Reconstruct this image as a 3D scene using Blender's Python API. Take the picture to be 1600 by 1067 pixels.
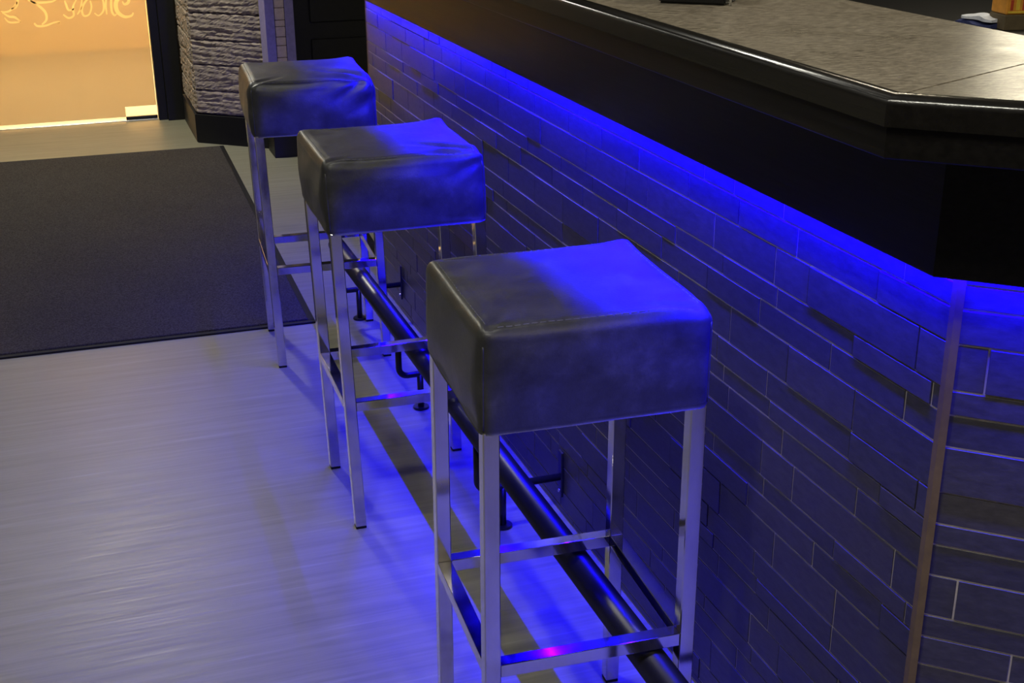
import bpy, bmesh, math, random
from mathutils import Vector, Matrix

# ------------------------------------------------------------------ clear
for o in list(bpy.data.objects):
    bpy.data.objects.remove(o)
S = bpy.context.scene
COL = S.collection

# ------------------------------------------------------------------ camera
CAM_F = 2018.9
CAM_C = Vector((-0.96556, -1.44650, 1.46132))
CAM_R = Vector((0.94411737, -0.32953722, -0.00689964))
CAM_D = Vector((-0.12682313, -0.34386523, -0.93041528))
CAM_W = Vector((0.30423392, 0.87929627, -0.36644208))
cd = bpy.data.cameras.new('camera')
cd.sensor_width = 36.0
cd.sensor_fit = 'HORIZONTAL'
cd.lens = CAM_F * 36.0 / 1600.0
cam = bpy.data.objects.new('camera', cd)
COL.objects.link(cam)
M3 = Matrix((CAM_R, -CAM_D, -CAM_W)).transposed()
cam.matrix_world = Matrix.Translation(CAM_C) @ M3.to_4x4()
S.camera = cam

# ------------------------------------------------------------------ world, exposure
wd = bpy.data.worlds.new('world')
S.world = wd
wd.use_nodes = True
wd.node_tree.nodes['Background'].inputs[0].default_value = (0.9, 0.95, 1.0, 1)
wd.node_tree.nodes['Background'].inputs[1].default_value = 0.01
S.view_settings.view_transform = 'Standard'
S.view_settings.look = 'None'
S.view_settings.exposure = 0.0
S.view_settings.gamma = 1.0
S.view_settings.use_curve_mapping = False

# lamp strengths (used by the lamp builders further down)
LED_WATT_PER_M = 33.0
LED_COLOR = (0.004, 0.0, 1.0)
# ceiling lamps: name, place, watt, colour, radius
LAMPS = [
    ('above the nearest stool', (-0.78, -0.70, 2.62), 8.5, (1.0, 0.97, 0.82), 0.10),
    ('added as fill left of the nearest stool', (-1.25, -0.60, 2.62), 12.0, (1.0, 0.96, 0.80), 0.10),  # split off from the lamp above, added to light the bar wall
    ('added as fill above the middle stool', (-0.50, 0.95, 2.62), 8.5, (1.0, 0.97, 0.84), 0.10),  # extra overhead lamp, added to brighten the seat tops
    ('left of the mat', (-1.75, 1.9, 2.62), 3.5, (1.0, 0.97, 0.84), 0.10),
    ('added as fill before the entrance', (-0.95, 4.95, 2.62), 46.0, (1.0, 0.97, 0.84), 0.10),  # unseen lamp added to brighten the doorway floor and column
    ('added as fill before the angled bar end', (0.15, -2.35, 2.62), 15.0, (1.0, 0.90, 0.70), 0.10),  # added so that some light reaches the angled tile wall
    ('behind the bar', (0.95, 0.35, 2.55), 11.0, (1.0, 0.90, 0.68), 0.06),
    ('over the back counter', (1.0, 1.7, 2.55), 6.0, (1.0, 0.86, 0.62), 0.06),
]

# ------------------------------------------------------------------ node helpers
def new_mat(name):
    m = bpy.data.materials.new(name)
    m.use_nodes = True
    nt = m.node_tree
    b = nt.nodes['Principled BSDF']
    return m, nt, b

def node(nt, kind, **kw):
    n = nt.nodes.new(kind)
    for k, v in kw.items():
        if k.startswith('in_'):
            key = k[3:]
            key = int(key) if key.isdigit() else key.replace('_', ' ')
            n.inputs[key].default_value = v
        else:
            setattr(n, k, v)
    return n

def ramp(nt, fac, stops):
    r = nt.nodes.new('ShaderNodeValToRGB')
    e = r.color_ramp.elements
    while len(e) < len(stops):
        e.new(0.5)
    for el, (p, c) in zip(e, stops):
        el.position = p
        el.color = (c[0], c[1], c[2], 1)
    nt.links.new(fac, r.inputs[0])
    return r.outputs[0]

def coords(nt, scale=(1, 1, 1), rot=(0, 0, 0), kind='Object'):
    t = nt.nodes.new('ShaderNodeTexCoord')
    mp = nt.nodes.new('ShaderNodeMapping')
    mp.inputs['Scale'].default_value = scale
    mp.inputs['Rotation'].default_value = rot
    nt.links.new(t.outputs[kind], mp.inputs[0])
    return mp.outputs[0]

def noise(nt, vec, scale, detail=4, rough=0.6):
    n = node(nt, 'ShaderNodeTexNoise')
    n.inputs['Scale'].default_value = scale
    n.inputs['Detail'].default_value = detail
    n.inputs['Roughness'].default_value = rough
    nt.links.new(vec, n.inputs['Vector'])
    return n.outputs['Fac']

def bump(nt, b, h, strength=0.3, dist=0.002):
    n = nt.nodes.new('ShaderNodeBump')
    n.inputs['Strength'].default_value = strength
    n.inputs['Distance'].default_value = dist
    nt.links.new(h, n.inputs['Height'])
    nt.links.new(n.outputs[0], b.inputs['Normal'])

def plain(name, col, rough=0.5, metal=0.0, spec=0.5):
    m, nt, b = new_mat(name)
    v = coords(nt)
    f = noise(nt, v, 40, 3)
    c = ramp(nt, f, [(0.3, [x * 0.85 for x in col]), (0.7, [min(1, x * 1.12) for x in col])])
    nt.links.new(c, b.inputs['Base Color'])
    b.inputs['Roughness'].default_value = rough
    b.inputs['Metallic'].default_value = metal
    b.inputs['Specular IOR Level'].default_value = spec
    return m

# ------------------------------------------------------------------ materials
def mat_floor():
    m, nt, b = new_mat('floor_vinyl')
    v = coords(nt, (1.4, 30, 1), (0, 0, 0.06))
    f1 = noise(nt, v, 1.6, 6, 0.65)
    v2 = coords(nt, (5, 130, 1), (0, 0, 0.06))
    f2 = noise(nt, v2, 1.0, 3, 0.6)
    v3 = coords(nt, (1, 1, 1))
    f3 = noise(nt, v3, 2.2, 3, 0.5)
    mx = node(nt, 'ShaderNodeMix', data_type='FLOAT')
    mx.inputs[0].default_value = 0.35
    nt.links.new(f1, mx.inputs[2]); nt.links.new(f2, mx.inputs[3])
    c = ramp(nt, mx.outputs[0], [(0.36, (0.185, 0.180, 0.122)), (0.5, (0.225, 0.220, 0.151)), (0.60, (0.248, 0.244, 0.174)), (0.71, (0.34, 0.336, 0.26))])
    mc = node(nt, 'ShaderNodeMix', data_type='RGBA', blend_type='MULTIPLY')
    mc.inputs[0].default_value = 0.35
    nt.links.new(c, mc.inputs[6])
    c3 = ramp(nt, f3, [(0.3, (0.75, 0.75, 0.75)), (0.65, (1, 1, 1))])
    nt.links.new(c3, mc.inputs[7])
    nt.links.new(mc.outputs[2], b.inputs['Base Color'])
    rr = ramp(nt, f2, [(0.3, (0.36,) * 3), (0.7, (0.5,) * 3)])
    nt.links.new(rr, b.inputs['Roughness'])
    b.inputs['Specular IOR Level'].default_value = 0.35
    bump(nt, b, mx.outputs[0], 0.25, 0.001)
    return m

def mat_leather():
    m, nt, b = new_mat('black_leatherette')
    v = coords(nt)
    f = noise(nt, v, 22, 6, 0.7)
    c = ramp(nt, f, [(0.32, (0.024, 0.024, 0.023)), (0.55, (0.039, 0.039, 0.038)), (0.75, (0.066, 0.066, 0.064))])
    nt.links.new(c, b.inputs['Base Color'])
    r = ramp(nt, f, [(0.3, (0.36,) * 3), (0.7, (0.5,) * 3)])
    nt.links.new(r, b.inputs['Roughness'])
    b.inputs['Specular IOR Level'].default_value = 0.5
    b.inputs['Sheen Weight'].default_value = 0.05
    b.inputs['Sheen Roughness'].default_value = 0.35
    b.inputs['Sheen Tint'].default_value = (1, 1, 0.97, 1)
    g = noise(nt, v, 260, 3, 0.6)
    bump(nt, b, g, 0.25, 0.0012)
    return m

def mat_chrome():
    m, nt, b = new_mat('chrome_tube')
    v = coords(nt, (1, 1, 0.4))
    f = noise(nt, v, 30, 4)
    c = ramp(nt, f, [(0.25, (0.58, 0.57, 0.54)), (0.7, (0.74, 0.73, 0.70))])
    nt.links.new(c, b.inputs['Base Color'])
    r = ramp(nt, f, [(0.3, (0.06,) * 3), (0.75, (0.13,) * 3)])
    nt.links.new(r, b.inputs['Roughness'])
    b.inputs['Metallic'].default_value = 1.0
    return m

def mat_slate(name, lo, hi):
    m, nt, b = new_mat(name)
    oi = nt.nodes.new('ShaderNodeObjectInfo')
    t = nt.nodes.new('ShaderNodeTexCoord')
    add = node(nt, 'ShaderNodeVectorMath', operation='ADD')
    sc = node(nt, 'ShaderNodeVectorMath', operation='SCALE')
    sc.inputs['Scale'].default_value = 17.0
    cmb = nt.nodes.new('ShaderNodeCombineXYZ')
    for i in range(3):
        nt.links.new(oi.outputs['Random'], cmb.inputs[i])
    nt.links.new(cmb.outputs[0], sc.inputs[0])
    nt.links.new(t.outputs['Object'], add.inputs[0])
    nt.links.new(sc.outputs[0], add.inputs[1])
    mp = nt.nodes.new('ShaderNodeMapping')
    mp.inputs['Scale'].default_value = (1, 1, 3)
    nt.links.new(add.outputs[0], mp.inputs[0])
    f = noise(nt, mp.outputs[0], 38, 6, 0.7)
    c = ramp(nt, f, [(0.3, lo), (0.7, hi)])
    tint = ramp(nt, oi.outputs['Random'], [(0.0, (0.86, 0.86, 0.87)), (0.55, (1, 1, 1)), (1.0, (1.12, 1.08, 1.05))])
    mc = node(nt, 'ShaderNodeMix', data_type='RGBA', blend_type='MULTIPLY')
    mc.inputs[0].default_value = 1.0
    nt.links.new(c, mc.inputs[6]); nt.links.new(tint, mc.inputs[7])
    nt.links.new(mc.outputs[2], b.inputs['Base Color'])
    b.inputs['Roughness'].default_value = 0.42
    b.inputs['Specular IOR Level'].default_value = 0.45
    bump(nt, b, f, 0.2, 0.001)
    return m

def mat_wood_black(name, rough, spec):
    m, nt, b = new_mat(name)
    v = coords(nt, (60, 1.2, 60))
    f = noise(nt, v, 2.0, 5, 0.6)
    c = ramp(nt, f, [(0.3, (0.004, 0.0036, 0.0032)), (0.7, (0.010, 0.009, 0.008))])
    nt.links.new(c, b.inputs['Base Color'])
    b.inputs['Roughness'].default_value = rough
    b.inputs['Specular IOR Level'].default_value = spec
    bump(nt, b, f, 0.3, 0.0015)
    return m

def mat_worktop():
    m, nt, b = new_mat('grey_wood_laminate')
    v = coords(nt, (34, 110, 1), (0, 0, 0.55))
    f = noise(nt, v, 1.6, 8, 0.8)
    v2 = coords(nt)
    f2 = noise(nt, v2, 12, 3)
    c = ramp(nt, f, [(0.36, (0.040, 0.032, 0.023)), (0.5, (0.150, 0.126, 0.094)), (0.62, (0.31, 0.27, 0.21))])
    nt.links.new(c, b.inputs['Base Color'])
    r = ramp(nt, f2, [(0.3, (0.27,) * 3), (0.7, (0.36,) * 3)])
    nt.links.new(r, b.inputs['Roughness'])
    b.inputs['Specular IOR Level'].default_value = 0.5
    bump(nt, b, f, 0.12, 0.0008)
    return m

def mat_mat():
    m, nt, b = new_mat('mat_pile')
    v = coords(nt)
    f = noise(nt, v, 230, 3, 0.8)
    g = noise(nt, v, 3.0, 3, 0.6)
    c = ramp(nt, f, [(0.35, (0.020, 0.018, 0.016)), (0.65, (0.092, 0.083, 0.072))])
    mc = node(nt, 'ShaderNodeMix', data_type='RGBA', blend_type='MULTIPLY')
    mc.inputs[0].default_value = 0.4
    nt.links.new(c, mc.inputs[6])
    nt.links.new(ramp(nt, g, [(0.3, (0.7,) * 3), (0.7, (1.0,) * 3)]), mc.inputs[7])
    nt.links.new(mc.outputs[2], b.inputs['Base Color'])
    b.inputs['Roughness'].default_value = 0.95
    b.inputs['Specular IOR Level'].default_value = 0.1
    bump(nt, b, f, 0.9, 0.004)
    return m

def mat_stone():
    m, nt, b = new_mat('stone_veneer')
    v = coords(nt, (1, 1, 2.4))
    f = noise(nt, v, 14, 7, 0.7)
    c = ramp(nt, f, [(0.28, (0.17, 0.135, 0.10)), (0.5, (0.29, 0.24, 0.185)), (0.75, (0.38, 0.32, 0.25))])
    nt.links.new(c, b.inputs['Base Color'])
    b.inputs['Roughness'].default_value = 0.85
    bump(nt, b, f, 0.6, 0.006)
    return m

def mat_frost():
    m, nt, b = new_mat('frosted_film')
    out = nt.nodes['Material Output']
    tr = nt.nodes.new('ShaderNodeBsdfTranslucent')
    tr.inputs[0].default_value = (0.58, 0.53, 0.45, 1)
    rf = nt.nodes.new('ShaderNodeBsdfRefraction')
    rf.inputs['Color'].default_value = (0.75, 0.73, 0.70, 1)
    rf.inputs['Roughness'].default_value = 0.45
    rf.inputs['IOR'].default_value = 1.02
    mx = nt.nodes.new('ShaderNodeMixShader')
    mx.inputs[0].default_value = 0.55
    nt.links.new(tr.outputs[0], mx.inputs[1]); nt.links.new(rf.outputs[0], mx.inputs[2])
    gl = nt.nodes.new('ShaderNodeBsdfGlossy')
    gl.inputs['Roughness'].default_value = 0.3
    m2 = nt.nodes.new('ShaderNodeMixShader')
    m2.inputs[0].default_value = 0.04
    nt.links.new(mx.outputs[0], m2.inputs[1]); nt.links.new(gl.outputs[0], m2.inputs[2])
    nt.links.new(m2.outputs[0], out.inputs[0])
    return m

def mat_glass():
    m, nt, b = new_mat('clear_glass')
    out = nt.nodes['Material Output']
    t = nt.nodes.new('ShaderNodeBsdfTransparent')
    t.inputs[0].default_value = (0.92, 0.94, 0.92, 1)
    g = nt.nodes.new('ShaderNodeBsdfGlossy')
    g.inputs['Roughness'].default_value = 0.03
    fr = nt.nodes.new('ShaderNodeFresnel')
    fr.inputs[0].default_value = 1.45
    mx = nt.nodes.new('ShaderNodeMixShader')
    nt.links.new(fr.outputs[0], mx.inputs[0])
    nt.links.new(t.outputs[0], mx.inputs[1]); nt.links.new(g.outputs[0], mx.inputs[2])
    nt.links.new(mx.outputs[0], out.inputs[0])
    return m

def mat_emit(name, col, st):
    m, nt, b = new_mat(name)
    b.inputs['Base Color'].default_value = (0.8, 0.8, 0.8, 1)
    b.inputs['Emission Color'].default_value = (*col, 1)
    b.inputs['Emission Strength'].default_value = st
    return m

MT = dict(
    floor=mat_floor(), leather=mat_leather(), chrome=mat_chrome(),
    slate=mat_slate('slate_tile', (0.040, 0.038, 0.037), (0.076, 0.073, 0.070)),
    grout=plain('grout', (0.58, 0.53, 0.45), 0.8),
    woodblack=mat_wood_black('black_stained_wood', 0.38, 0.2), nosing=mat_wood_black('black_gloss_varnish', 0.2, 0.6), worktop=mat_worktop(), mat=mat_mat(), stone=mat_stone(),
    frost=mat_frost(), glass=mat_glass(),
    black=plain('black_paint', (0.008, 0.008, 0.008), 0.45, spec=0.3),
    rail=plain('black_powder_coat', (0.010, 0.010, 0.010), 0.33),
    rubber=plain('black_rubber', (0.008, 0.008, 0.008), 0.7, spec=0.2),
    thread=plain('grey_thread', (0.12, 0.12, 0.115), 0.7),
    brass=plain('ochre_corner_trim', (0.18, 0.125, 0.038), 0.6),
    ceiling=plain('ceiling_paint', (0.20, 0.19, 0.17), 0.9),
    wall=plain('room_paint', (0.19, 0.175, 0.15), 0.9),
    wallwarm=plain('lobby_plaster', (0.72, 0.50, 0.26), 0.9),
    lobbyfloor=plain('lobby_floor', (0.24, 0.21, 0.15), 0.5),
    lavender=plain('lavender_plaster', (0.23, 0.20, 0.42), 0.75),
    mosaic=plain('pink_stone_mosaic', (0.50, 0.40, 0.36), 0.6),
    joint=plain('stone_joint', (0.07, 0.055, 0.045), 0.9),
    white=plain('white_plastic', (0.75, 0.75, 0.75), 0.4),
    letter=None, steel=plain('bright_steel', (0.7, 0.7, 0.68), 0.25, 1.0),
    cloth=plain('white_cloth', (0.60, 0.64, 0.74), 0.9),
    clothblue=plain('navy_cloth', (0.02, 0.03, 0.12), 0.9),
    orange=plain('orange_card', (0.62, 0.27, 0.03), 0.6),
    red=plain('red_print', (0.42, 0.05, 0.02), 0.6),
    yellow=plain('yellow_print', (0.72, 0.50, 0.05), 0.6),
    brown=plain('brown_card', (0.10, 0.075, 0.04), 0.8),
    silver=plain('silver_foil', (0.5, 0.48, 0.55), 0.35, 0.6),
    dark=plain('dark_laminate', (0.012, 0.012, 0.013), 0.5),
)
def mat_letter():
    m, nt, b = new_mat('pale_lettering')
    out = nt.nodes['Material Output']
    tr = nt.nodes.new('ShaderNodeBsdfTranslucent')
    tr.inputs[0].default_value = (1.0, 0.95, 0.80, 1)
    df = nt.nodes.new('ShaderNodeBsdfDiffuse')
    df.inputs[0].default_value = (0.85, 0.78, 0.62, 1)
    mx = nt.nodes.new('ShaderNodeMixShader')
    mx.inputs[0].default_value = 0.05
    nt.links.new(tr.outputs[0], mx.inputs[1]); nt.links.new(df.outputs[0], mx.inputs[2])
    nt.links.new(mx.outputs[0], out.inputs[0])
    return m
MT['letter'] = mat_letter()

# ------------------------------------------------------------------ mesh helpers
def link(name, me, mat, parent=None, loc=None):
    o = bpy.data.objects.new(name, me)
    COL.objects.link(o)
    if mat is not None and not me.materials:
        me.materials.append(MT[mat] if isinstance(mat, str) else mat)
    if parent is not None:
        o.parent = parent
    if loc is not None:
        o.location = loc
    return o

def bm_obj(name, bm, mat, parent=None, loc=None, smooth=False):
    bmesh.ops.recalc_face_normals(bm, faces=bm.faces)
    me = bpy.data.meshes.new(name)
    bm.to_mesh(me)
    bm.free()
    if smooth:
        for p in me.polygons:
            p.use_smooth = True
    return link(name, me, mat, parent, loc)

def add_box(bm, x0, x1, y0, y1, z0, z1, bevel=0.0, seg=1):
    vs = [bm.verts.new((x, y, z)) for x in (x0, x1) for y in (y0, y1) for z in (z0, z1)]
    idx = [(0, 1, 3, 2), (4, 6, 7, 5), (0, 4, 5, 1), (2, 3, 7, 6), (0, 2, 6, 4), (1, 5, 7, 3)]
    fs = [bm.faces.new([vs[i] for i in f]) for f in idx]
    if bevel > 0:
        es = list({e for f in fs for e in f.edges})
        bmesh.ops.bevel(bm, geom=es, offset=bevel, segments=seg, affect='EDGES', profile=0.5)

def box(name, mat, x0, x1, y0, y1, z0, z1, parent=None, bevel=0.0, seg=1):
    bm = bmesh.new()
    add_box(bm, x0, x1, y0, y1, z0, z1, bevel, seg)
    return bm_obj(name, bm, mat, parent)

def add_prism(bm, poly, z0, z1):
    lo = [bm.verts.new((x, y, z0)) for x, y in poly]
    hi = [bm.verts.new((x, y, z1)) for x, y in poly]
    bm.faces.new(lo[::-1]); bm.faces.new(hi)
    n = len(poly)
    for i in range(n):
        bm.faces.new([lo[i], lo[(i + 1) % n], hi[(i + 1) % n], hi[i]])

def prism(name, mat, poly, z0, z1, parent=None, bevel=0.0, seg=2):
    bm = bmesh.new()
    add_prism(bm, poly, z0, z1)
    if bevel:
        bmesh.ops.bevel(bm, geom=list(bm.edges), offset=bevel, segments=seg, affect='EDGES')
    return bm_obj(name, bm, mat, parent)

def add_tube(bm, pts, r, n=12, cap=True):
    pts = [Vector(p) for p in pts]
    rings = []
    up = None
    for i, p in enumerate(pts):
        if i == 0: t = pts[1] - pts[0]
        elif i == len(pts) - 1: t = pts[-1] - pts[-2]
        else: t = (pts[i + 1] - p).normalized() + (p - pts[i - 1]).normalized()
        t.normalize()
        if up is None:
            up = Vector((0, 0, 1)) if abs(t.z) < 0.9 else Vector((1, 0, 0))
        a = t.cross(up).normalized()
        b_ = a.cross(t).normalized()
        up = b_
        rings.append([bm.verts.new(p + a * (r * math.cos(2 * math.pi * k / n)) + b_ * (r * math.sin(2 * math.pi * k / n))) for k in range(n)])
    for i in range(len(rings) - 1):
        for k in range(n):
            bm.faces.new([rings[i][k], rings[i][(k + 1) % n], rings[i + 1][(k + 1) % n], rings[i + 1][k]])
    if cap:
        bm.faces.new(rings[0][::-1]); bm.faces.new(rings[-1])

def tube(name, mat, pts, r, n=12, parent=None):
    bm = bmesh.new()
    add_tube(bm, pts, r, n)
    return bm_obj(name, bm, mat, parent, smooth=True)

def disc_cyl(name, mat, c, r, h, n=24, parent=None, bevel=0.0):
    bm = bmesh.new()
    add_prism(bm, [(c[0] + r * math.cos(2 * math.pi * k / n), c[1] + r * math.sin(2 * math.pi * k / n)) for k in range(n)], c[2], c[2] + h)
    if bevel:
        es = [e for e in bm.edges if abs(e.verts[0].co.z - e.verts[1].co.z) < 1e-6]
        bmesh.ops.bevel(bm, geom=es, offset=bevel, segments=2, affect='EDGES')
    return bm_obj(name, bm, mat, parent)

def empty(name, loc=(0, 0, 0), rz=0.0):
    o = bpy.data.objects.new(name, None)
    COL.objects.link(o)
    o.location = loc
    o.rotation_euler = (0, 0, rz)
    o.empty_display_size = 0.1
    return o

def tag(o, label, cat, group=None):
    o['label'] = label
    o['category'] = cat
    if group: o['group'] = group
    return o

def struct(o):
    o['kind'] = 'structure'
    return o

def to_px(P):
    d = Vector(P) - CAM_C
    z = d.dot(CAM_W)
    return 800 + CAM_F * d.dot(CAM_R) / z, 533.5 + CAM_F * d.dot(CAM_D) / z, z

# ------------------------------------------------------------------ plan of the bar
YC = -0.2667            # where the bar front turns
ANG = 0.8224            # turn of the bar front
TK = math.tan(ANG / 2)
D2 = Vector((math.sin(ANG), -math.cos(ANG), 0))     # along the angled front
N2 = Vector((-math.cos(ANG), -math.sin(ANG), 0))    # out of the angled front
YE = 2.765              # far end of the bar
WL = 1.30               # length of the angled part
def off(d, y_end=YE, l=WL):
    """outline of the bar front moved out by d: far end, corner, end of the angled part"""
    c = Vector((-d, YC - d * TK, 0))
    e = Vector((0, YC, 0)) + D2 * l + N2 * d
    return [(-d, y_end), (c.x, c.y), (e.x, e.y)]
def band(d_out, d_in, y0=YE, y1=YE):
    a = off(d_out, y0); b = off(d_in, y1)
    return a + b[::-1]

# ------------------------------------------------------------------ room shell
struct(box('floor', 'floor', -3.4, 3.2, -3.2, 6.0, -0.1, 0.0))
struct(box('ceiling', 'ceiling', -3.4, 3.2, -3.2, 6.1, 2.65, 2.75))
struct(box('wall_left', 'wall', -3.5, -3.4, -3.2, 6.1, 0, 2.65))
struct(box('wall_back', 'wall', -3.4, 3.2, -3.3, -3.2, 0, 2.65))
struct(box('wall_right', 'wall', 3.2, 3.3, -3.2, 6.1, 0, 2.65))
fw = struct(box('wall_far', 'wall', -3.4, -1.52, 5.95, 6.08, 0, 2.65))
box('panel_right', 'wall', -0.335, 3.2, 5.95, 6.08, 0, 2.65, fw)
box('lintel', 'wall', -1.52, -0.335, 5.95, 6.08, 2.14, 2.65, fw)

# lobby behind the glass door
struct(box('floor_lobby', 'lobbyfloor', -2.6, 0.6, 6.0, 8.6, -0.1, -0.002))
lw = struct(box('wall_lobby', 'wallwarm', -2.6, 0.6, 8.6, 8.7, 0, 2.65))
box('side_left', 'wallwarm', -2.7, -2.6, 6.08, 8.7, 0, 2.65, lw)
box('side_right', 'wallwarm', 0.6, 0.7, 6.08, 8.7, 0, 2.65, lw)
box('lobby_ceiling', 'ceiling', -2.6, 0.6, 6.08, 8.7, 2.65, 2.75, lw)

# ------------------------------------------------------------------ bar front walls and their tiles
ROWS = [  # height, joints along the front (one repeat of the mosaic sheet)
    (0.0595, (0.147, 0.053, 0.340)),
    (0.0325, (0.135, 0.304, 0.476)),
    (0.0425, (0.182, 0.354, 0.527)),
    (0.0630, (0.092, 0.270, 0.461)),
    (0.0440, (0.147, 0.308, 0.462)),
    (0.0300, (0.134, 0.283, 0.384)),
    (0.0445, (0.091, 0.263, 0.435)),
]
PER = 0.5435
SHEET = sum(r[0] for r in ROWS)
rnd = random.Random(5)
wall_bar = bmesh.new()
add_prism(wall_bar, [(0.0, YE), (0.0, YC), (0.10, YC + 0.10 * TK), (0.10, YE)], 0, 1.03)
wall_bar = struct(bm_obj('wall_bar_front', wall_bar, 'grout'))
e2 = Vector((0, YC, 0)) + D2 * WL
e2i = e2 - N2 * 0.10
wall_ang = bmesh.new()
add_prism(wall_ang, [(0.0, YC), (e2.x, e2.y), (e2i.x, e2i.y), (0.10, YC + 0.10 * TK)], 0, 1.03)
wall_ang = struct(bm_obj('wall_bar_corner', wall_ang, 'grout'))

GAP = 0.0027
tiles = []   # (score, length, height, depth, side, along, z)
z_top = 0.891 + SHEET
zz = z_top
rows = []
while zz > 0.004:
    for h, js in ROWS:
        rows.append((zz, zz - h, js))
        zz -= h
for (za, zb, js) in rows:
    za = min(za, 1.028); zb = max(zb, 0.002)
    if za - zb < 0.012: continue
    # main front: along = y
    ys = sorted({round(j + k * PER, 4) for j in js for k in range(-2, 7)})
    ys = [YC + 0.004] + [y for y in ys if YC + 0.014 < y < YE - 0.02] + [YE]
    for a, b in zip(ys, ys[1:]):
        tiles.append((0, a, b, zb, za))
    ls = [0.004]
    base = {0.0595: 0.041, 0.0425: 0.117, 0.0325: 0.30, 0.063: 0.36, 0.044: 0.27, 0.03: 0.33, 0.0445: 0.25}
    h0 = min(base, key=lambda q: abs(q - (za - zb)))
    l = base[h0]
    while l < WL - 0.03:
        ls.append(l); l += (0.18, 0.25, 0.13, 0.2)[len(ls) % 4]
    ls.append(WL)
    for a, b in zip(ls, ls[1:]):
        tiles.append((1, a, b, zb, za))

def tile_verts(side, a, b, zb, za, t):
    """box with a chamfered face; returned in world coordinates"""
    a += GAP / 2; b -= GAP / 2; zb += GAP / 2; za -= GAP / 2
    c = 0.0005
    def P(u, z, d):
        if side == 0: return Vector((-d, u, z))
        q = Vector((0, YC, 0)) + D2 * u + N2 * d
        return Vector((q.x, q.y, z))
    v = [P(u, z, -0.001) for u, z in ((a, zb), (b, zb), (b, za), (a, za))]
    v += [P(u, z, t - c) for u, z in ((a, zb), (b, zb), (b, za), (a, za))]
    v += [P(u, z, t) for u, z in ((a + c, zb + c), (b - c, zb + c), (b - c, za - c), (a + c, za - c))]
    f = [(8, 9, 10, 11)]
    for o in (0, 4):
        for i in range(4):
            j = (i + 1) % 4
            f.append((o + i, o + j, o + 4 + j, o + 4 + i))
    f.append((3, 2, 1, 0))
    return v, f

def tile_score(side, a, b, zb, za):
    ps = []
    for u in (a, b):
        for z in (zb, za):
            q = Vector((0, u, z)) if side == 0 else Vector((0, YC, 0)) + D2 * u + Vector((0, 0, z))
            px, py, d = to_px(q)
            if d < 0.1: return 0
            ps.append((px, py))
    xs = [min(1600, max(0, p[0])) for p in ps]; ysx = [min(1067, max(0, p[1])) for p in ps]
    if max(xs) - min(xs) < 1 or max(ysx) - min(ysx) < 1: return 0
    return (max(xs) - min(xs)) * (za - zb) / (0.5 * (to_px((0, a, za))[2]) + 0.5)

for side, wall in ((0, wall_bar), (1, wall_ang)):
    mine = [t for t in tiles if t[0] == side]
    order = sorted(mine, key=lambda t: -tile_score(*t))
    keep = set(order[:295])
    rest = bmesh.new()
    nrest = 0
    for t in mine:
        th = 0.0011 + rnd.choice((0.0, 0.0, 0.0003, 0.0006, 0.0010, 0.0018))
        v, f = tile_verts(*t, th)
        if t in keep:
            c = sum(v, Vector()) / len(v)
            me = bpy.data.meshes.new('tile')
            me.from_pydata([p - c for p in v], [], f)
            me.validate()
            link('tile', me, 'slate', wall, c)
        else:
            nrest += 1
            vs = [rest.verts.new(p) for p in v]
            for q in f: rest.faces.new([vs[i] for i in q])
    if nrest:
        o = bm_obj('tile_remainder', rest, 'slate', wall)
        o['kind'] = 'stuff'
    else:
        rest.free()

# ochre strip over the outer corner
tr = bmesh.new()
p0 = Vector((-0.0075, YC + 0.006, 0)); p1 = Vector((-0.0075, YC - 0.0075 * TK, 0))
p2 = Vector((0, YC, 0)) + D2 * 0.006 + N2 * 0.0075
add_prism(tr, [(p0.x, p0.y), (p1.x, p1.y), (p2.x, p2.y), (0.002, YC)], 0.0, 1.028)
struct(bm_obj('trim_1', tr, 'brass'))

# ------------------------------------------------------------------ bar counter
bar = empty('bar_counter', (0, 0, 0))
tag(bar, 'long black bar counter with grey wood-grain top and angled corner', 'bar counter')
ZT = 1.212
IN = -0.222             # back edge of the worktop
MIT = [(-0.163, YC - 0.163 * TK), (-IN, YC - IN * TK)]
a = off(0.163); b = off(IN)
prism('worktop', 'worktop', [a[0], a[1], b[1], b[0]], 1.176, ZT, bar, 0.0012, 1)
sh = D2 * 0.0012
prism('worktop', 'worktop', [(a[1][0] + sh.x, a[1][1] + sh.y), a[2], b[2], (b[1][0] + sh.x, b[1][1] + sh.y)], 1.176, ZT, bar, 0.0012, 1)
# rounded nosing: profile swept along the front
def sweep(name, mat, prof, parent, y_end=YE):
    bm = bmesh.new()
    rings = []
    n = len(prof)
    for i in range(3):
        rings.append([bm.verts.new((*off(d, y_end)[i], z)) for d, z in prof])
    for i in range(2):
        for k in range(n):
            bm.faces.new([rings[i][k], rings[i][(k + 1) % n], rings[i + 1][(k + 1) % n], rings[i + 1][k]])
    bm.faces.new(rings[0]); bm.faces.new(rings[2][::-1])
    return bm_obj(name, bm, mat, parent)
prof = [(0.162, 1.182), (0.162, 1.2135)]
for k in range(9):
    t = math.pi / 2 - math.pi / 2 * k / 8
    prof.append((0.170 + 0.016 * math.cos(t), 1.1995 + 0.0155 * math.sin(t)))
prof += [(0.186, 1.182)]
o = sweep('nosing', 'nosing', prof, bar)
for p_ in o.data.polygons: p_.use_smooth = len(p_.vertices) == 4
o.data.set_sharp_from_angle(angle=math.radians(35))
sweep('upper_board', 'woodblack', [(0.10, 1.148), (0.10, 1.1818), (0.181, 1.1818), (0.181, 1.1495), (0.1795, 1.148)], bar)
sweep('fascia_board', 'woodblack', [(0.041, 0.9905), (0.041, 1.1475), (0.0632, 1.1475), (0.0632, 0.992), (0.0617, 0.9905)], bar)
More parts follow.
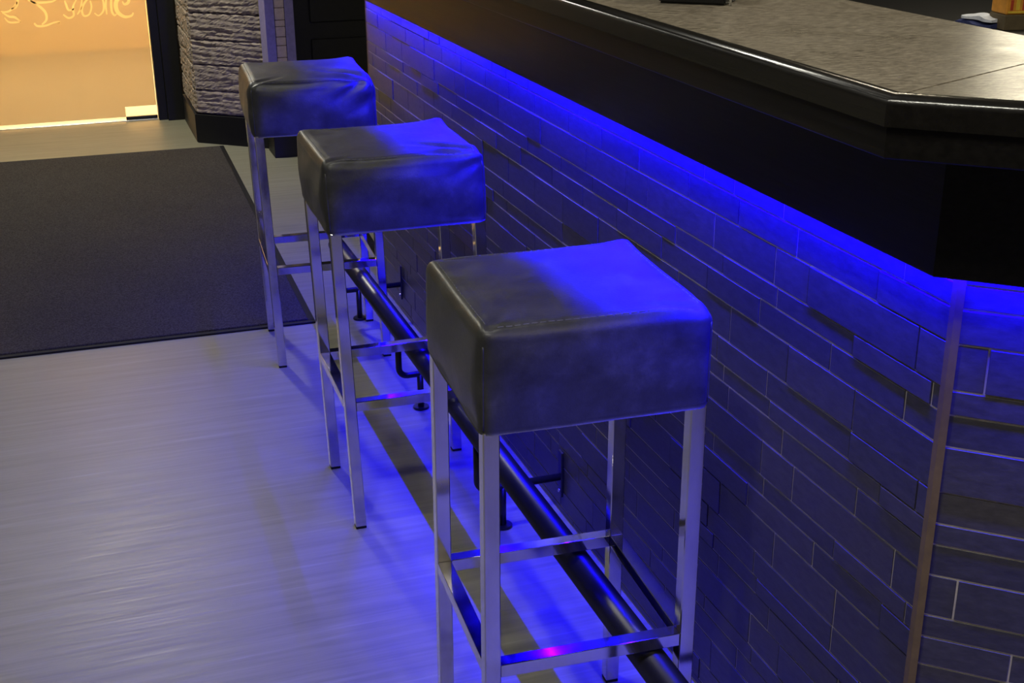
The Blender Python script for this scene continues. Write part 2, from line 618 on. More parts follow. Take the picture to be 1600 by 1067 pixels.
sweep('soffit', 'black', [(0.0062, 1.0128), (0.0062, 1.0295), (0.0405, 1.0295), (0.0405, 1.0128)], bar)
sweep('carcass_panel', 'dark', [(-0.215, 0.10), (-0.215, 1.175), (-0.19, 1.175), (-0.19, 0.10)], bar)
sweep('bed_board', 'dark', [(-0.18, 1.15), (-0.18, 1.1745), (0.095, 1.1745), (0.095, 1.15)], bar)
box('end_panel', 'woodblack', 0.0, 0.215, YE + 0.001, YE + 0.02, 0.0, 1.175, bar)
scr = Vector((0, YC, 0)) + D2 * 0.092 + N2 * 0.0635
bm = bmesh.new()
bmesh.ops.create_uvsphere(bm, u_segments=12, v_segments=8, radius=0.0016)
o = bm_obj('screw', bm, 'steel', bar, (scr.x, scr.y, 1.058), True)

# blue strip light behind the fascia board
def strip(name, p0, p1, label):
    p0 = Vector(p0); p1 = Vector(p1)
    L = (p1 - p0).length
    mid = (p0 + p1) / 2
    ang = math.atan2((p1 - p0).y, (p1 - p0).x)
    r = empty(name, mid, ang)
    tag(r, label, 'led strip', 'blue strip lights under the bar')
    box('channel', 'steel', -L / 2, L / 2, -0.006, 0.006, 0.002, 0.008, r)
    bm = bmesh.new()
    add_box(bm, -L / 2, L / 2, -0.004, 0.004, 0.0005, 0.0019)
    bm_obj('diffuser', bm, mat_emit('blue_led', (0.02, 0.0, 1.0), 3.0), r)
    ld = bpy.data.lights.new('led_light', 'AREA')
    ld.shape = 'RECTANGLE'
    ld.size = L; ld.size_y = 0.008
    ld.energy = LED_WATT_PER_M * L
    ld.color = LED_COLOR
    lo = bpy.data.objects.new('led_light', ld)
    COL.objects.link(lo)
    lo.parent = r
    lo.location = (0, 0, -0.0005)
    return r
LX, LZ = 0.018, 1.0042
cA = off(LX)
strip('led_strip', (cA[0][0], cA[0][1] - 0.01, LZ), (cA[1][0], cA[1][1], LZ), 'blue strip light tucked behind the fascia along the three stools')
strip('led_strip', (cA[1][0], cA[1][1], LZ), (cA[2][0], cA[2][1], LZ), 'blue strip light tucked behind the fascia past the bar corner')

# ------------------------------------------------------------------ foot rail
rail = empty('foot_rail', (-0.206, 1.2, 0))
tag(rail, 'black tubular foot rail on raised brackets along the tiled bar', 'foot rail')
RZ, RR = 0.2495, 0.0262
bm = bmesh.new()
add_tube(bm, [(0, 1.235, RZ), (0, 1.23, RZ), (0, -1.38, RZ)], RR, 24)
bm_obj('tube', bm, 'rail', rail, smooth=True)
bm = bmesh.new()
add_tube(bm, [(0, 1.2365, RZ), (0, 1.248, RZ)], RR * 0.96, 24)
bm_obj('end_cap', bm, 'rubber', rail, smooth=True)
for y in (2.42, 1.68, 0.99, -0.16):
    br = empty('bracket', (0, y - 1.2, 0)); br.parent = rail
    zA = 0.101
    pts = [(0.199, 0, zA), (0.03, 0, zA)]
    for k in range(0, 7):
        t = math.pi / 2 * k / 6
        pts.append((0.024 - 0.024 * math.sin(t), 0, zA + 0.024 * (1 - math.cos(t))))
    pts.append((0, 0, RZ - RR + 0.002))
    tube('arm', 'rail', pts, 0.0085, 10, br)
    tube('stem', 'rail', [(0.058, 0, 0.004), (0.058, 0, zA)], 0.0085, 10, br)
    disc_cyl('floor_flange', 'rail', (0.058, 0, 0.0), 0.022, 0.006, 20, br, 0.0015)
    pl = box('wall_plate', 'rail', 0.195, 0.201, -0.011, 0.011, 0.052, 0.165, br, 0.0015)
    bm = bmesh.new()
    bmesh.ops.create_uvsphere(bm, u_segments=10, v_segments=6, radius=0.0045)
    bm_obj('screw', bm, 'steel', pl, (0.1945, 0, 0.067), True)

# ------------------------------------------------------------------ bar stools
SW, SZB, SZT = 0.345, 0.686, 0.839
LEG, INS, ZS = 0.0245, 0.0045, 0.308

def smooth(e0, e1, x):
    t = max(0.0, min(1.0, (x - e0) / (e1 - e0)))
    return t * t * (3 - 2 * t)

def seg_dist(p, a, b):
    ax, ay = a; bx, by = b
    dx, dy = bx - ax, by - ay
    L = dx * dx + dy * dy
    t = max(0, min(1, ((p[0] - ax) * dx + (p[1] - ay) * dy) / L)) if L else 0
    return math.hypot(p[0] - ax - t * dx, p[1] - ay - t * dy), t

def cushion(spec, shear):
    """soft upholstered block, local coordinates, base of the stool at the origin"""
    n = 44
    bm = bmesh.new()
    bmesh.ops.create_cube(bm, size=2.0)
    bmesh.ops.subdivide_edges(bm, edges=list(bm.edges), cuts=n, use_grid_fill=True)
    h = SW / 2; hz = (SZT - SZB) / 2; zc = (SZT + SZB) / 2
    r = spec['r']
    rg = random.Random(spec['seed'])
    ph = [rg.uniform(0, 6.28) for _ in range(8)]
    for v in bm.verts:
        q = v.co.copy()
        # pull grid lines towards the edges so that the rounding is well resolved
        def s(t): return math.copysign(abs(t) ** 0.72, t) if t else 0.0
        x, y, z = s(q.x) * h, s(q.y) * h, s(q.z) * hz
        cx = max(-h + r, min(h - r, x)); cy = max(-h + r, min(h - r, y))
        rz = r
        cz = max(-hz + 0.006, min(hz - rz, z))
        d = Vector((x - cx, y - cy, z - cz))
        if d.length > 1e-9:
            rr = r
            d = d.normalized() * rr if z > -hz + 0.006 else Vector((d.x, d.y, 0)).normalized() * r * 0.9 + Vector((0, 0, -0.006)) if (abs(d.x) + abs(d.y)) > 1e-9 else Vector((0, 0, -0.006))
        p = Vector((cx, cy, cz)) + d
        u, w = p.x / h, p.y / h
        top = smooth(hz - 0.045, hz - 0.004, p.z)
        # crowned top with slightly pulled-up corners
        p.z += top * (spec['crown'] * (1 - u * u) * (1 - w * w))
        for (cu, cw, amt) in spec['corners']:
            dd = math.hypot(u - cu, w - cw)
            p.z += top * amt * math.exp(-(dd / 0.28) ** 2)
        # droop of one side
        for (axis, sgn, amt) in spec['droop']:
            t = smooth(0.2, 1.0, sgn * (u if axis == 'u' else w))
            p.z -= top * amt * t
        # groove of the sewn seam, 13 mm in from the edge
        e = min(h - abs(p.x), h - abs(p.y))
        p.z -= top * 0.0013 * math.exp(-((e - 0.0155) / 0.0028) ** 2)
        p.z += top * 0.0010 * math.exp(-((e - 0.008) / 0.005) ** 2)
        # creases
        for (a, b, dep, wid) in spec['creases']:
            dd, t = seg_dist((u, w), a, b)
            fade = (1 - t) ** 0.7
            p.z -= top * dep * fade * (math.exp(-(dd / wid) ** 2) - 0.45 * math.exp(-((dd - 1.8 * wid) / wid) ** 2))
        # belly of the side panels and soft unevenness
        side = 1 - top
        zb = (p.z + hz) / (2 * hz)
        bul = math.sin(math.pi * max(0, min(1, zb))) * spec['belly']
        wob = 0.0011 * math.sin(9 * p.z / hz * 0.5 + ph[0] + 4 * u) + 0.0009 * math.sin(6 * w + ph[1] + 3 * p.z / hz)
        if abs(p.y) > h - r * 1.01:
            k = smooth(1.0, 0.8, abs(u))
            p.y += math.copysign((bul + wob) * k * side, p.y)
            if p.y < 0:
                for (a, b, dep, wid) in spec['front']:
                    dd, t = seg_dist((u, p.z / hz), a, b)
                    p.y += dep * (1 - t) * math.exp(-(dd / wid) ** 2)
        if abs(p.x) > h - r * 1.01:
            k = smooth(1.0, 0.8, abs(w))
            p.x += math.copysign((bul + wob) * k * side, p.x)
        p.z += 0.0006 * top * math.sin(7 * u + ph[2]) * math.sin(6 * w + ph[3])
        v.co = Vector((p.x, p.y, p.z + zc))
    for v in bm.verts:
        k = v.co.z / SZT
        v.co.x += shear[0] * k; v.co.y += shear[1] * k
    return bm

def seat_top(bm_tree, x, y):
    hit = bm_tree.ray_cast(Vector((x, y, 1.2)), Vector((0, 0, -1)))
    return hit[0].z if hit[0] else SZT

from mathutils.bvhtree import BVHTree

def stool(x, y, th, shear, spec, label):
    root = empty('bar_stool', (x, y, 0), th)
    tag(root, label, 'bar stool', 'chrome bar stools in a row along the bar')
    # shear is given along the room axes: bring it into the stool's own axes
    c, s_ = math.cos(-th), math.sin(-th)
    sh = (shear[0] * c - shear[1] * s_, shear[0] * s_ + shear[1] * c)
    def T(vx, vy, vz):
        k = vz / SZT
        return Vector((vx + sh[0] * k, vy + sh[1] * k, vz))
    bm = cushion(spec, sh)
    tree = BVHTree.FromBMesh(bm)
    seat = bm_obj('seat', bm, 'leather', root, smooth=True)
    # sewn seam on the top: one stitched line per side
    h = SW / 2 - 0.0155
    bs = bmesh.new()
    ox, oy = sh
    corners = [(-h, -h), (h, -h), (h, h), (-h, h)]
    for i in range(4):
        a = corners[i]; b = corners[(i + 1) % 4]
        n = 26
        for k in range(n):
            t0, t1 = (k + 0.15) / n, (k + 0.85) / n
            if t0 < 0.03 or t1 > 0.97: continue
            q = []
            for t in (t0, (t0 + t1) / 2, t1):
                px, py = a[0] + (b[0] - a[0]) * t + ox, a[1] + (b[1] - a[1]) * t + oy
                q.append((px, py, seat_top(tree, px, py) + 0.0004))
            add_tube(bs, q, 0.0007, 4)
    st = bm_obj('stitching', bs, 'thread', seat)
    st['kind'] = 'stuff'
    # piped corner seams running down the side panels
    for sx in (-1, 1):
        for sy in (-1, 1):
            q = []
            for k in range(13):
                z = SZB + 0.008 + (SZT - SZB - 0.03) * k / 12
                o2 = Vector((sx * (SW / 2 + 0.05) + ox * z / SZT, sy * (SW / 2 + 0.05) + oy * z / SZT, z))
                hit = tree.ray_cast(o2, Vector((-sx, -sy, 0)).normalized())
                if hit[0]: q.append(hit[0])
            bp_ = bmesh.new()
            add_tube(bp_, q, 0.0016, 6)
            bm_obj('corner_seam', bp_, 'leather', seat, smooth=True)
    g = SW / 2 - INS
    def slanted(name, x0, x1, y0, y1, z0, z1, mat='chrome', bev=0.0016):
        b_ = bmesh.new()
        add_box(b_, x0, x1, y0, y1, z0, z1, bev, 2)
        for v in b_.verts: v.co = T(*v.co)
        return bm_obj(name, b_, mat, root)
    for sx in (-1, 1):
        for sy in (-1, 1):
            xa, xb = sorted((sx * g, sx * (g - LEG)))
            ya, yb = sorted((sy * g, sy * (g - LEG)))
            lg = slanted('leg', xa, xb, ya, yb, 0.006, SZB + 0.004)
            b_ = bmesh.new()
            add_box(b_, xa + 0.0006, xb - 0.0006, ya + 0.0006, yb - 0.0006, 0.0, 0.0058, 0.001, 1)
            bm_obj('foot_cap', b_, 'rubber', lg)
    SH = 0.0215
    i_ = g - LEG
    for sy in (-1, 1):
        ya, yb = sorted((sy * g, sy * (g - LEG)))
        slanted('stretcher', -i_, i_, ya + 0.0003, yb - 0.0003, ZS - SH, ZS, bev=0.001)
    for sx in (-1, 1):
        xa, xb = sorted((sx * g, sx * (g - LEG)))
        slanted('stretcher', xa + 0.0003, xb - 0.0003, -i_, i_, ZS - SH, ZS, bev=0.001)
    # plywood seat board the legs are screwed to
    slanted('seat_board', -g + LEG + 0.002, g - LEG - 0.002, -g + 0.03, g - 0.03, SZB - 0.006, SZB + 0.004, 'rubber', 0.001)
    return root

stool(-0.308, 0.239, -0.0536, (0.009, 0.012),
      dict(r=0.018, seed=1, crown=0.006, belly=0.004,
           corners=[(1, 1, 0.007), (-1, -1, 0.003), (1, -1, -0.004), (-1, 1, 0.002)], droop=[],
           creases=[((0.95, -0.92), (0.35, -0.78), 0.004, 0.06), ((-0.92, -0.92), (-0.6, -0.5), 0.0022, 0.05), ((-0.88, -0.93), (-0.5, -0.84), 0.002, 0.04), ((-0.95, 0.95), (-0.5, 0.8), 0.002, 0.05)],
           front=[((-0.98, 0.7), (-0.8, -0.9), 0.002, 0.05)]),
      'nearest bar stool, dark leatherette cushion above chrome legs, seat half lit blue')
stool(-0.292, 1.251, -0.0235, (-0.019, 0.022),
      dict(r=0.020, seed=2, crown=0.004, belly=0.005,
           corners=[(1, 1, 0.010), (-1, -1, 0.003), (1, -1, 0.001), (-1, 1, 0.004)], droop=[],
           creases=[((0.96, -0.86), (0.15, -0.30), 0.008, 0.075), ((0.9, -0.93), (0.2, -0.86), 0.006, 0.06), ((-0.92, -0.92), (-0.55, -0.75), 0.003, 0.05)],
           front=[((0.9, 0.7), (0.3, 0.1), 0.003, 0.12)]),
      'middle bar stool, black leatherette cushion with a crease at one blue-lit corner')
stool(-0.288, 2.251, -0.0633, (-0.020, -0.001),
      dict(r=0.026, seed=3, crown=0.003, belly=0.006,
           corners=[(1, 1, 0.008), (-1, -1, 0.004), (-1, 1, 0.004)], droop=[('w', -1, 0.006)],
           creases=[((0.97, -0.80), (0.1, -0.1), 0.011, 0.09), ((0.95, -0.92), (0.0, -0.72), 0.008, 0.10), ((-0.92, -0.92), (-0.4, -0.55), 0.004, 0.06)],
           front=[((0.75, 0.75), (0.25, 0.0), 0.007, 0.10), ((0.95, 0.2), (0.5, -0.5), 0.006, 0.14), ((0.5, 0.9), (-0.2, 0.3), 0.004, 0.15)]),
      'farthest bar stool by the stone column, slack wrinkled black cushion')

# ------------------------------------------------------------------ entrance mat
mrot = math.atan2(-0.11, 2.65)
mat_o = empty('entrance_mat', (-0.29, 2.43, 0), -0.022)
tag(mat_o, 'large dark brown entrance mat with black rubber edge before the glass door', 'mat')
bm = bmesh.new()
add_box(bm, -1.78, -0.022, 0.022, 2.64, 0.001, 0.011, 0.003, 2)
bm_obj('pile', bm, 'mat', mat_o)
for (x0, x1, y0, y1) in ((-1.80, 0.0, 0.0, 0.0225), (-1.80, 0.0, 2.6395, 2.662), (-0.0225, 0.0, 0.0225, 2.6395), (-1.80, -1.7775, 0.0225, 2.6395)):
    box('rubber_edge', 'rubber', x0, x1, y0, y1, 0.0, 0.006, mat_o, 0.002)

# ------------------------------------------------------------------ stone column
def stone_mesh(w, hgt, t, seed, nx=None, nz=None):
    """rough faced slab: x 0..w, z 0..hgt, front towards -y"""
    rg = random.Random(seed)
    nx = max(5, int(w / 0.012)); nz = max(5, int(hgt / 0.0065))
    ph = [rg.uniform(0, 6.28) for _ in range(9)]
    # ragged cracks: height, slope, start, length, depth, waviness
    cr = [(rg.uniform(0.12, 0.88), rg.uniform(-0.12, 0.12), rg.uniform(-0.1, 0.75), rg.uniform(0.18, 0.5), rg.uniform(0.004, 0.009), rg.uniform(0, 6.28)) for _ in range(max(2, int(w / 0.06)))]
    V, F = [], []
    for j in range(nz + 1):
        for i in range(nx + 1):
            u, v = i / nx, j / nz
            e = min(u * w, (1 - u) * w, v * hgt, (1 - v) * hgt)
            d = t * (0.55 + 0.45 * smooth(0, 0.008, e))
            d += 0.0022 * math.sin(17 * u * w / 0.2 + ph[0] + 3 * v) * math.sin(5 * v + ph[1])
            d += 0.0012 * math.sin(26 * v * hgt / 0.1 + ph[2] + 7 * u) + rg.uniform(-0.0013, 0.0013)
            for (cv, sl, stt, ln, dep, pw_) in cr:
                if stt < u < stt + ln:
                    q = (u - stt) / ln
                    line = cv + sl * (u - 0.5) + 0.03 * math.sin(11 * u + pw_)
                    d -= dep * math.sin(math.pi * q) ** 0.5 * math.exp(-((v - line) / 0.055) ** 2)
                    d += 0.0020 * math.sin(math.pi * q) * smooth(0.0, 0.03, v - line) * (1 - smooth(0.03, 0.2, v - line))
            jx = rg.uniform(-0.002, 0.002) if 0 < i < nx else rg.uniform(-0.0015, 0.0015)
            jz = rg.uniform(-0.0025, 0.0025)
            V.append((u * w + jx, -max(0.003, d), v * hgt + jz))
    def id(i, j): return j * (nx + 1) + i
    for j in range(nz):
        for i in range(nx):
            F.append((id(i, j), id(i + 1, j), id(i + 1, j + 1), id(i, j + 1)))
    # back rim
    b0 = len(V)
    per = [id(i, 0) for i in range(nx + 1)] + [id(nx, j) for j in range(1, nz + 1)] + [id(i, nz) for i in range(nx - 1, -1, -1)] + [id(0, j) for j in range(nz - 1, 0, -1)]
    for k in per:
        V.append((V[k][0], 0.0, V[k][2]))
    m = len(per)
    for k in range(m):
        F.append((per[(k + 1) % m], per[k], b0 + k, b0 + (k + 1) % m))
    F.append(tuple(b0 + k for k in range(m)))
    me = bpy.data.meshes.new('stone')
    me.from_pydata(V, [], F)
    me.validate()
    for p in me.polygons: p.use_smooth = False
    return me

PA = Vector((-0.341, 5.233, 0)); PB = Vector((-0.005, 4.951, 0))
dirF = (PB - PA).normalized(); LF = (PB - PA).length
nF = Vector((dirF.y, -dirF.x, 0))         # out of the front face
colm = empty('stone_column', (PA.x, PA.y, 0))
tag(colm, 'beige rough stone clad column with black base beside the glass door', 'column')
nb = -nF
IN_ = 0.022
c0 = PA + dirF * IN_ + nb * IN_
core = [(c0.x, c0.y), (PB.x + nb.x * IN_, PB.y + nb.y * IN_), (0.30, 5.30), (0.30, 5.94), (PA.x + IN_, 5.94), (PA.x + IN_, PA.y + 0.03)]
core = [(x - PA.x, y - PA.y) for x, y in core]
prism('core', 'joint', core, 0.0, 2.648, colm)
angF = math.atan2(dirF.y, dirF.x)
rg = random.Random(11)
z = 0.15
ci = 0
while z < 2.6:
    hh = min((0.118, 0.128, 0.122, 0.131, 0.112)[ci % 5], 2.645 - z)
    cuts = [0.0, 1.0]
    for q0, q1 in zip(cuts, cuts[1:]):
        me = stone_mesh((q1 - q0) * LF - 0.004, hh - 0.004, 0.020, 100 + ci * 7 + int(q0 * 10))
        o = link('stone', me, 'stone', colm)
        pp = PA + dirF * (q0 * LF + 0.002) + nb * IN_
        o.location = (pp.x - PA.x, pp.y - PA.y, z + 0.002)
        o.rotation_euler = (0, 0, angF)
    # side towards the door
    for q0, q1 in ((0.0, 0.45), (0.45, 1.0)) if ci % 2 else ((0.0, 0.7), (0.7, 1.0)):
        me = stone_mesh((q1 - q0) * 0.585 - 0.004, hh - 0.004, 0.018, 500 + ci * 9 + int(q0 * 10))
        o = link('stone', me, 'stone', colm)
        o.location = (IN_, 0.60 - q0 * 0.585 - 0.002, z + 0.002)
        o.rotation_euler = (0, 0, -math.pi / 2)
    z += hh
    ci += 1
bq = 0.004
b1 = PA - PA; 
fr = [PA + nF * bq, PB + nF * bq, PB + nb * 0.03, PA + nb * 0.03 + dirF * 0.03]
prism('base_board', 'black', [(p.x - PA.x, p.y - PA.y) for p in fr], 0.0, 0.146, colm, 0.001, 1)
box('base_board', 'dark', -0.004, 0.03, 0.012, 0.602, 0.0, 0.142, colm, 0.001)

# pale pilaster with a mosaic inlay
pil = empty('pilaster', (0.04, 4.75, 0))
tag(pil, 'narrow lavender wall pilaster with a pink stone mosaic inlay behind farthest stool', 'pilaster')
box('shaft', 'lavender', -0.068, -0.026, 0, 0.18, 0.145, 2.648, pil)
box('shaft', 'lavender', 0.024, 0.066, 0, 0.18, 0.145, 2.648, pil)
box('inlay_bed', 'joint', -0.0258, 0.0238, 0.010, 0.18, 0.145, 2.648, pil)
box('base_board', 'black', -0.070, 0.068, -0.006, 0.18, 0.0, 0.1445, pil, 0.002)
z = 0.40
k = 0
rg = random.Random(4)
tm = {}
while z < 2.6:
    hh = (0.048, 0.030, 0.056, 0.040)[k % 4]
    if hh not in tm:
        b_ = bmesh.new()
        add_box(b_, -0.0235, 0.0215, 0, 0.0122, 0.0012, hh - 0.0012, 0.002, 1)
        bmesh.ops.recalc_face_normals(b_, faces=b_.faces)
        tm[hh] = bpy.data.meshes.new('mosaic_tile'); b_.to_mesh(tm[hh]); b_.free()
    link('mosaic_tile', tm[hh], 'mosaic', pil, (0, -0.0022 - 0.002 * rg.random(), z))
    z += hh; k += 1
box('sill_clip', 'steel', -0.0245, 0.0225, -0.002, 0.0098, 0.384, 0.398, pil, 0.001)

# black door leaf right of the pilaster
dk = struct(box('door_2', 'black', 0.112, 1.02, 4.86, 4.90, 0.004, 2.10, None, 0.002))
box('frame', 'black', 1.021, 1.08, 4.82, 4.94, 0.0, 2.16, dk, 0.002)
box('frame', 'black', 0.112, 1.02, 4.82, 4.94, 2.101, 2.16, dk, 0.002)
box('rail_panel', 'black', 0.20, 0.93, 4.846, 4.8595, 0.62, 0.74, dk, 0.003)
box('kick_panel', 'black', 0.20, 0.93, 4.846, 4.8595, 0.12, 0.54, dk, 0.003)
hn = tube('handle', 'rail', [(0.93, 4.859, 1.02), (0.93, 4.82, 1.02), (0.84, 4.82, 1.02)], 0.008, 8, dk)
pw = struct(box('wall_passage', 'black', 1.081, 3.2, 4.84, 4.93, 0.0, 2.648))
box('over_door', 'black', 0.108, 1.08, 4.84, 4.93, 2.161, 2.648, pw)

# ------------------------------------------------------------------ glass door with frosted film and lettering
dr = empty('door_1', (-0.48, 5.93, 0)); struct(dr)
GX = -0.9
box('pane', 'glass', GX + 0.001, -0.0015, 0.0, 0.008, 0.012, 2.08, dr)
FZ = 0.075
film = box('frosted_film', 'frost', GX + 0.002, -0.170, -0.0006, -0.0002, 0.020, 2.07, dr)
film2 = box('frosted_film', 'frost', -0.1700, -0.003, -0.0006, -0.0002, FZ, 2.07, dr)
box('door_shoe', 'black', -0.170, -0.002, -0.006, 0.014, 0.004, 0.020, dr, 0.001)
box('threshold', 'steel', GX, -0.001, -0.018, 0.020, 0.0, 0.0035, dr, 0.001)
jb = struct(box('trim_2', 'black', -0.479, -0.432, 5.872, 5.949, 0.0, 2.135, None, 0.002))
box('inner_stop', 'black', -0.4315, -0.344, 5.842, 5.949, 0.0, 2.135, jb, 0.002)
struct(box('trim_3', 'black', -1.52, -1.3815, 5.872, 5.949, 0.0, 2.135, None, 0.002))
struct(box('trim_4', 'black', -1.381, -0.4795, 5.872, 5.949, 2.085, 2.135, None, 0.002))

def glass_pt(cx, cy):
    px, py = cx / 4.446, cy / 4.446
    x = -1.209 + 0.003206 * px - 0.000473 * py
    z = 0.672 - 0.000145 * px - 0.003317 * py
    return x + 0.48, z
def catmull(pts, n=7):
    out = []
    P = [pts[0]] + list(pts) + [pts[-1]]
    for i in range(1, len(P) - 2):
        for k in range(n):
            t = k / n
            q = []
            for c in range(3):
                a, b, c2, d = P[i - 1][c], P[i][c], P[i + 1][c], P[i + 2][c]
                q.append(0.5 * (2 * b + (c2 - a) * t + (2 * a - 5 * b + 4 * c2 - d) * t * t + (3 * b - a - 3 * c2 + d) * t ** 3))
            out.append(q)
    out.append(list(pts[-1]))
    return out
def letter(strokes):
    bm = bmesh.new()
    for st in strokes:
        pts = catmull(st)
        L = []
        for i, (cx, cy, w) in enumerate(pts):
            a = pts[max(0, i - 1)]; b = pts[min(len(pts) - 1, i + 1)]
            dx, dy = b[0] - a[0], b[1] - a[1]
            m = math.hypot(dx, dy) or 1
            nx, ny = -dy / m * w / 2, dx / m * w / 2
            L.append((glass_pt(cx + nx, cy + ny), glass_pt(cx - nx, cy - ny)))
        pr = None
        for (p, q) in L:
            r = [bm.verts.new((p[0], yy, p[1])) for yy in (-0.0010, 0.0)] + [bm.verts.new((q[0], yy, q[1])) for yy in (0.0, -0.0010)]
            if pr:
                for k in range(4):
                    bm.faces.new([pr[k], pr[(k + 1) % 4], r[(k + 1) % 4], r[k]])
            else:
                bm.faces.new(r)
            pr = r
        bm.faces.new(pr[::-1])
    return bm_obj('letter', bm, 'letter', dr)
letters = []
letters.append(letter([[(870, -190, 14), (800, -215, 20), (745, -150, 22), (790, -80, 24), (830, -40, 26), (800, 20, 30), (812, 80, 28), (862, 116, 20), (912, 110, 16), (926, 88, 10)],
        [(885, -60, 12), (890, 10, 22), (862, 30, 16), (845, 10, 8)],
        [(770, -200, 12), (765, -80, 16), (768, 60, 16), (790, 105, 14), (806, 98, 8)],
        [(735, -60, 10), (728, 30, 14), (738, 100, 10)]]))
letters.append(letter([[(690, -40, 8), (712, 20, 14), (712, 75, 14), (680, 108, 10), (650, 90, 8)]]))
letters.append(letter([[(632, -30, 8), (590, 5, 14), (562, 60, 16), (575, 108, 14), (612, 100, 12), (628, 50, 12), (618, 5, 10)],
        [(560, 0, 10), (552, 60, 14), (530, 100, 8)]]))
letters.append(letter([[(520, 0, 8), (498, 50, 14), (505, 105, 14), (470, 124, 14), (432, 100, 10)],
        [(512, 60, 8), (470, 70, 14), (450, 30, 14), (440, 5, 8)]]))
letters.append(letter([[(390, -10, 8), (350, 12, 12), (250, 18, 16), (190, 0, 10), (200, -25, 6)],
        [(205, 5, 8), (262, 40, 16), (308, 85, 18), (316, 135, 16), (286, 168, 10)],
        [(232, 158, 12), (255, 178, 14), (310, 176, 14), (370, 155, 12), (405, 152, 16), (402, 160, 6)]]))
letters.append(letter([[(-70, -110, 8), (10, -150, 16), (100, -100, 18), (118, 0, 18), (108, 50, 14), (75, 58, 8)],
        [(116, 15, 12), (70, 70, 14), (30, 82, 12), (5, 76, 6)],
        [(15, 85, 8), (60, 112, 14), (100, 118, 16), (142, 148, 10)],
        [(30, 120, 6), (60, 150, 12), (110, 152, 12), (142, 148, 6)]]))

for L_ in letters:
    bo = film.modifiers.new('cut_out', 'BOOLEAN')
    bo.operation = 'DIFFERENCE'; bo.object = L_; bo.solver = 'EXACT'; bo.use_self = True
    bo2 = film2.modifiers.new('cut_out', 'BOOLEAN')
    bo2.operation = 'DIFFERENCE'; bo2.object = L_; bo2.solver = 'EXACT'; bo2.use_self = True

# ------------------------------------------------------------------ things on and behind the bar
tray = empty('bottle_stand', (0.0, 0.45, ZT + 0.0005))
tag(tray, 'black flat stand with a slim steel post standing on the bar top', 'stand')
prism('base', 'black', [(-0.070, -0.018), (0.010, -0.088), (0.062, -0.030), (-0.018, 0.045)], 0.0, 0.012, tray, 0.003, 2)
tube('post', 'steel', [(0.0155, -0.093, 0.0), (0.0155, -0.093, 0.09)], 0.0022, 10, tray)
prism('holder', 'black', [(-0.050, 0.0), (0.012, -0.06), (0.05, -0.02), (-0.01, 0.035)], 0.012, 0.11, tray, 0.003, 2)

bc = empty('back_counter', (1.6, 1.6, 0))
tag(bc, 'dark low back counter behind the bar', 'counter')
box('body', 'dark', -0.35, 0.45, -1.9, 1.5, 0.0, 0.905, bc)
box('top', 'dark', -0.37, 0.45, -1.92, 1.52, 0.906, 0.94, bc, 0.002)
for k in range(4):
    d_ = box('door', 'dark', -0.362, -0.351, -1.88 + k * 0.84, -1.06 + k * 0.84, 0.1, 0.88, bc, 0.002)
    tube('handle', 'rail', [(-0.362, -1.14 + k * 0.84, 0.6), (-0.375, -1.14 + k * 0.84, 0.6), (-0.375, -1.14 + k * 0.84, 0.72), (-0.362, -1.14 + k * 0.84, 0.72)], 0.004, 6, d_)

def fpt(px, py, z):
    d = CAM_W + CAM_R * ((px - 800) / CAM_F) + CAM_D * ((py - 533.5) / CAM_F)
    return CAM_C + d * ((z - CAM_C.z) / d.z)
pa = fpt(1505, 36, 0.94); pb = fpt(1553, 45, 0.94)
ax = (pb - pa); L = ax.length; an = math.atan2(ax.y, ax.x)
cl = empty('folded_cloth', (pa.x, pa.y, 0.9405), an)
tag(cl, 'folded white and navy cloth lying behind the bar', 'cloth')
def soft_sheet(name, mat, x0, x1, y0, y1, z0, t, seed):
    bm = bmesh.new()
    rg = random.Random(seed)
    ph = rg.uniform(0, 6)
    n, m = 14, 6
    g = [[None] * (m + 1) for _ in range(n + 1)]
    for i in range(n + 1):
        for j in range(m + 1):
            u, v = i / n, j / m
            zz = z0 + t * (0.75 + 0.25 * math.sin(7 * u + ph + 2 * v)) * (0.6 + 0.4 * math.sin(math.pi * min(1, max(0, v * 0.9 + 0.05))))
            g[i][j] = bm.verts.new((x0 + (x1 - x0) * u, y0 + (y1 - y0) * v + 0.006 * math.sin(9 * u + ph), zz))
    fs = [bm.faces.new([g[i][j], g[i + 1][j], g[i + 1][j + 1], g[i][j + 1]]) for i in range(n) for j in range(m)]
    r = bmesh.ops.extrude_face_region(bm, geom=fs)
    for v in r['geom']:
        if isinstance(v, bmesh.types.BMVert): v.co.z = z0
    return bm_obj(name, bm, mat, cl, smooth=False)
soft_sheet('under_fold', 'clothblue', -0.008, L + 0.002, -0.02, 0.05, 0.0, 0.016, 2)
soft_sheet('upper_fold', 'cloth', 0.006, L, -0.012, 0.042, 0.0165, 0.018, 5)

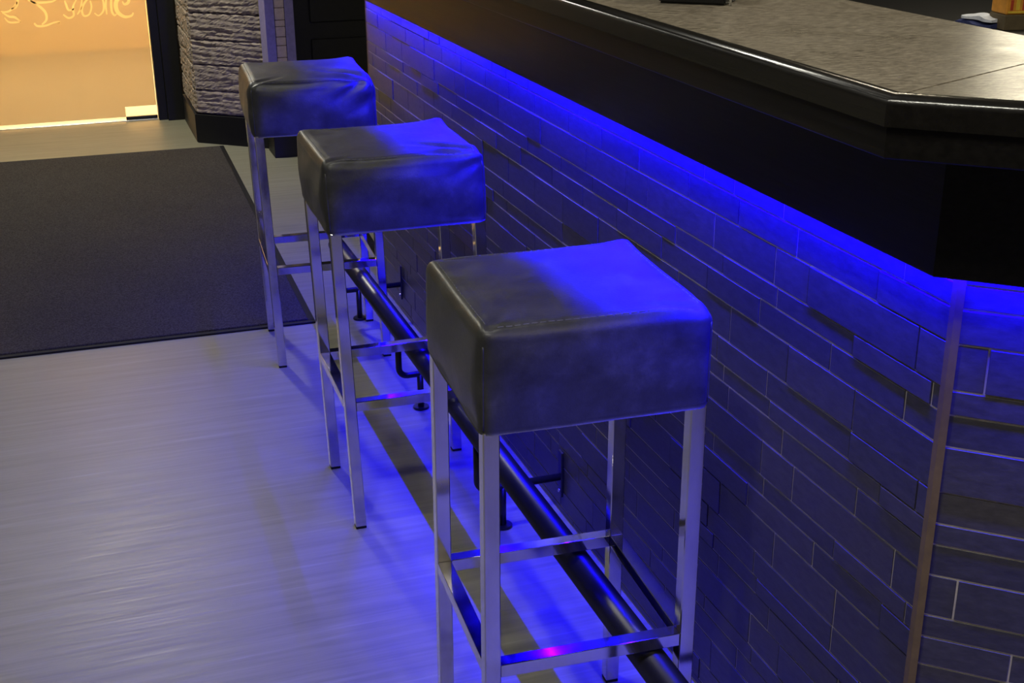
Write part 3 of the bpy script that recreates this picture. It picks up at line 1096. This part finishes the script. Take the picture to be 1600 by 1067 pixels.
pc = fpt(1568, 48, 0.94); pd = fpt(1640, 46, 0.94)
ax = (pd - pc); L = ax.length; an = math.atan2(ax.y, ax.x)
cb = empty('cardboard_box', (pc.x, pc.y, 0.9405), an)
tag(cb, 'small dark brown cardboard box behind the bar', 'box')
box('carton', 'brown', 0.0, L, 0.0, 0.09, 0.0, 0.040, cb, 0.001)
box('flap', 'brown', 0.001, L - 0.001, 0.001, 0.089, 0.0402, 0.0412, cb)
sn = empty('snack_packet', (pc.x, pc.y, 0.9405 + 0.0415), an)
tag(sn, 'orange and yellow snack packet lying on the brown carton', 'packet')
bd = box('body', 'orange', 0.002, L - 0.01, 0.004, 0.09, 0.0, 0.046, sn, 0.004, 2)
for i, (u0, u1, mt) in enumerate(((0.10, 0.16, 'red'), (0.22, 0.30, 'yellow'), (0.36, 0.62, 'red'))):
    box('print', mt, L * u0, L * u1, 0.0030, 0.0038, 0.012, 0.040, bd)
box('print', 'yellow', L * 0.06, L * 0.9, 0.0030, 0.0038, 0.0045, 0.0095, bd)
fo = box('foil', 'silver', L * 0.66, L * 0.9, 0.0022, 0.0038, 0.022, 0.0445, bd, 0.0006)

# ------------------------------------------------------------------ lamps in the ceiling and in the lobby
def downlight(where, loc, watt, col, rad, z_ceil=2.65):
    r = empty('ceiling_light', (loc[0], loc[1], z_ceil))
    tag(r, 'round recessed ceiling light ' + where, 'lamp', 'recessed ceiling lights')
    bm = bmesh.new()
    n = 28
    R0, R1 = rad, rad + 0.018
    for (ra, za, rb, zb2) in ((R0, -0.012, R1, -0.010), (R1, -0.010, R1, -0.0005)):
        A = [bm.verts.new((ra * math.cos(2 * math.pi * k / n), ra * math.sin(2 * math.pi * k / n), za)) for k in range(n)]
        B = [bm.verts.new((rb * math.cos(2 * math.pi * k / n), rb * math.sin(2 * math.pi * k / n), zb2)) for k in range(n)]
        for k in range(n): bm.faces.new([A[k], A[(k + 1) % n], B[(k + 1) % n], B[k]])
    bm_obj('bezel', bm, 'white', r)
    disc_cyl('lens', mat_emit('warm_lens', col, watt / (math.pi * math.pi * rad * rad) * 0.15), (0, 0, -0.008), rad - 0.001, 0.007, 28, r)
    ld = bpy.data.lights.new('lamp_light', 'AREA')
    ld.shape = 'DISK'
    ld.size = 2 * rad * 0.95
    ld.energy = watt
    ld.color = col
    lo = bpy.data.objects.new('lamp_light', ld)
    COL.objects.link(lo)
    lo.parent = r
    lo.location = (0, 0, -0.0095)
    return r
for (w, loc, watt, col, rad) in LAMPS:
    downlight(w, loc, watt, col, rad)
downlight('in the lobby behind the glass door', (-0.85, 7.2, 2.65), 430.0, (1.0, 0.82, 0.53), 0.14)

gl = empty('added_globe_lamp', (1.85, 1.80, 1.62))  # invented pendant out of view, placed to reflect in the worktop
tag(gl, 'unseen globe pendant added for its reflection on the bar top', 'lamp')
bm = bmesh.new()
bmesh.ops.create_uvsphere(bm, u_segments=28, v_segments=18, radius=0.13)
bm_obj('globe', bm, mat_emit('globe_glass', (1.0, 0.90, 0.66), 15.0), gl, None, True)
disc_cyl('collar', 'steel', (0, 0, 0.125), 0.03, 0.03, 24, gl, 0.003)
tube('cord', 'rail', [(0, 0, 0.155), (0, 0, 1.0)], 0.004, 8, gl)
disc_cyl('ceiling_rose', 'steel', (0, 0, 1.0), 0.05, 0.03, 24, gl, 0.004)
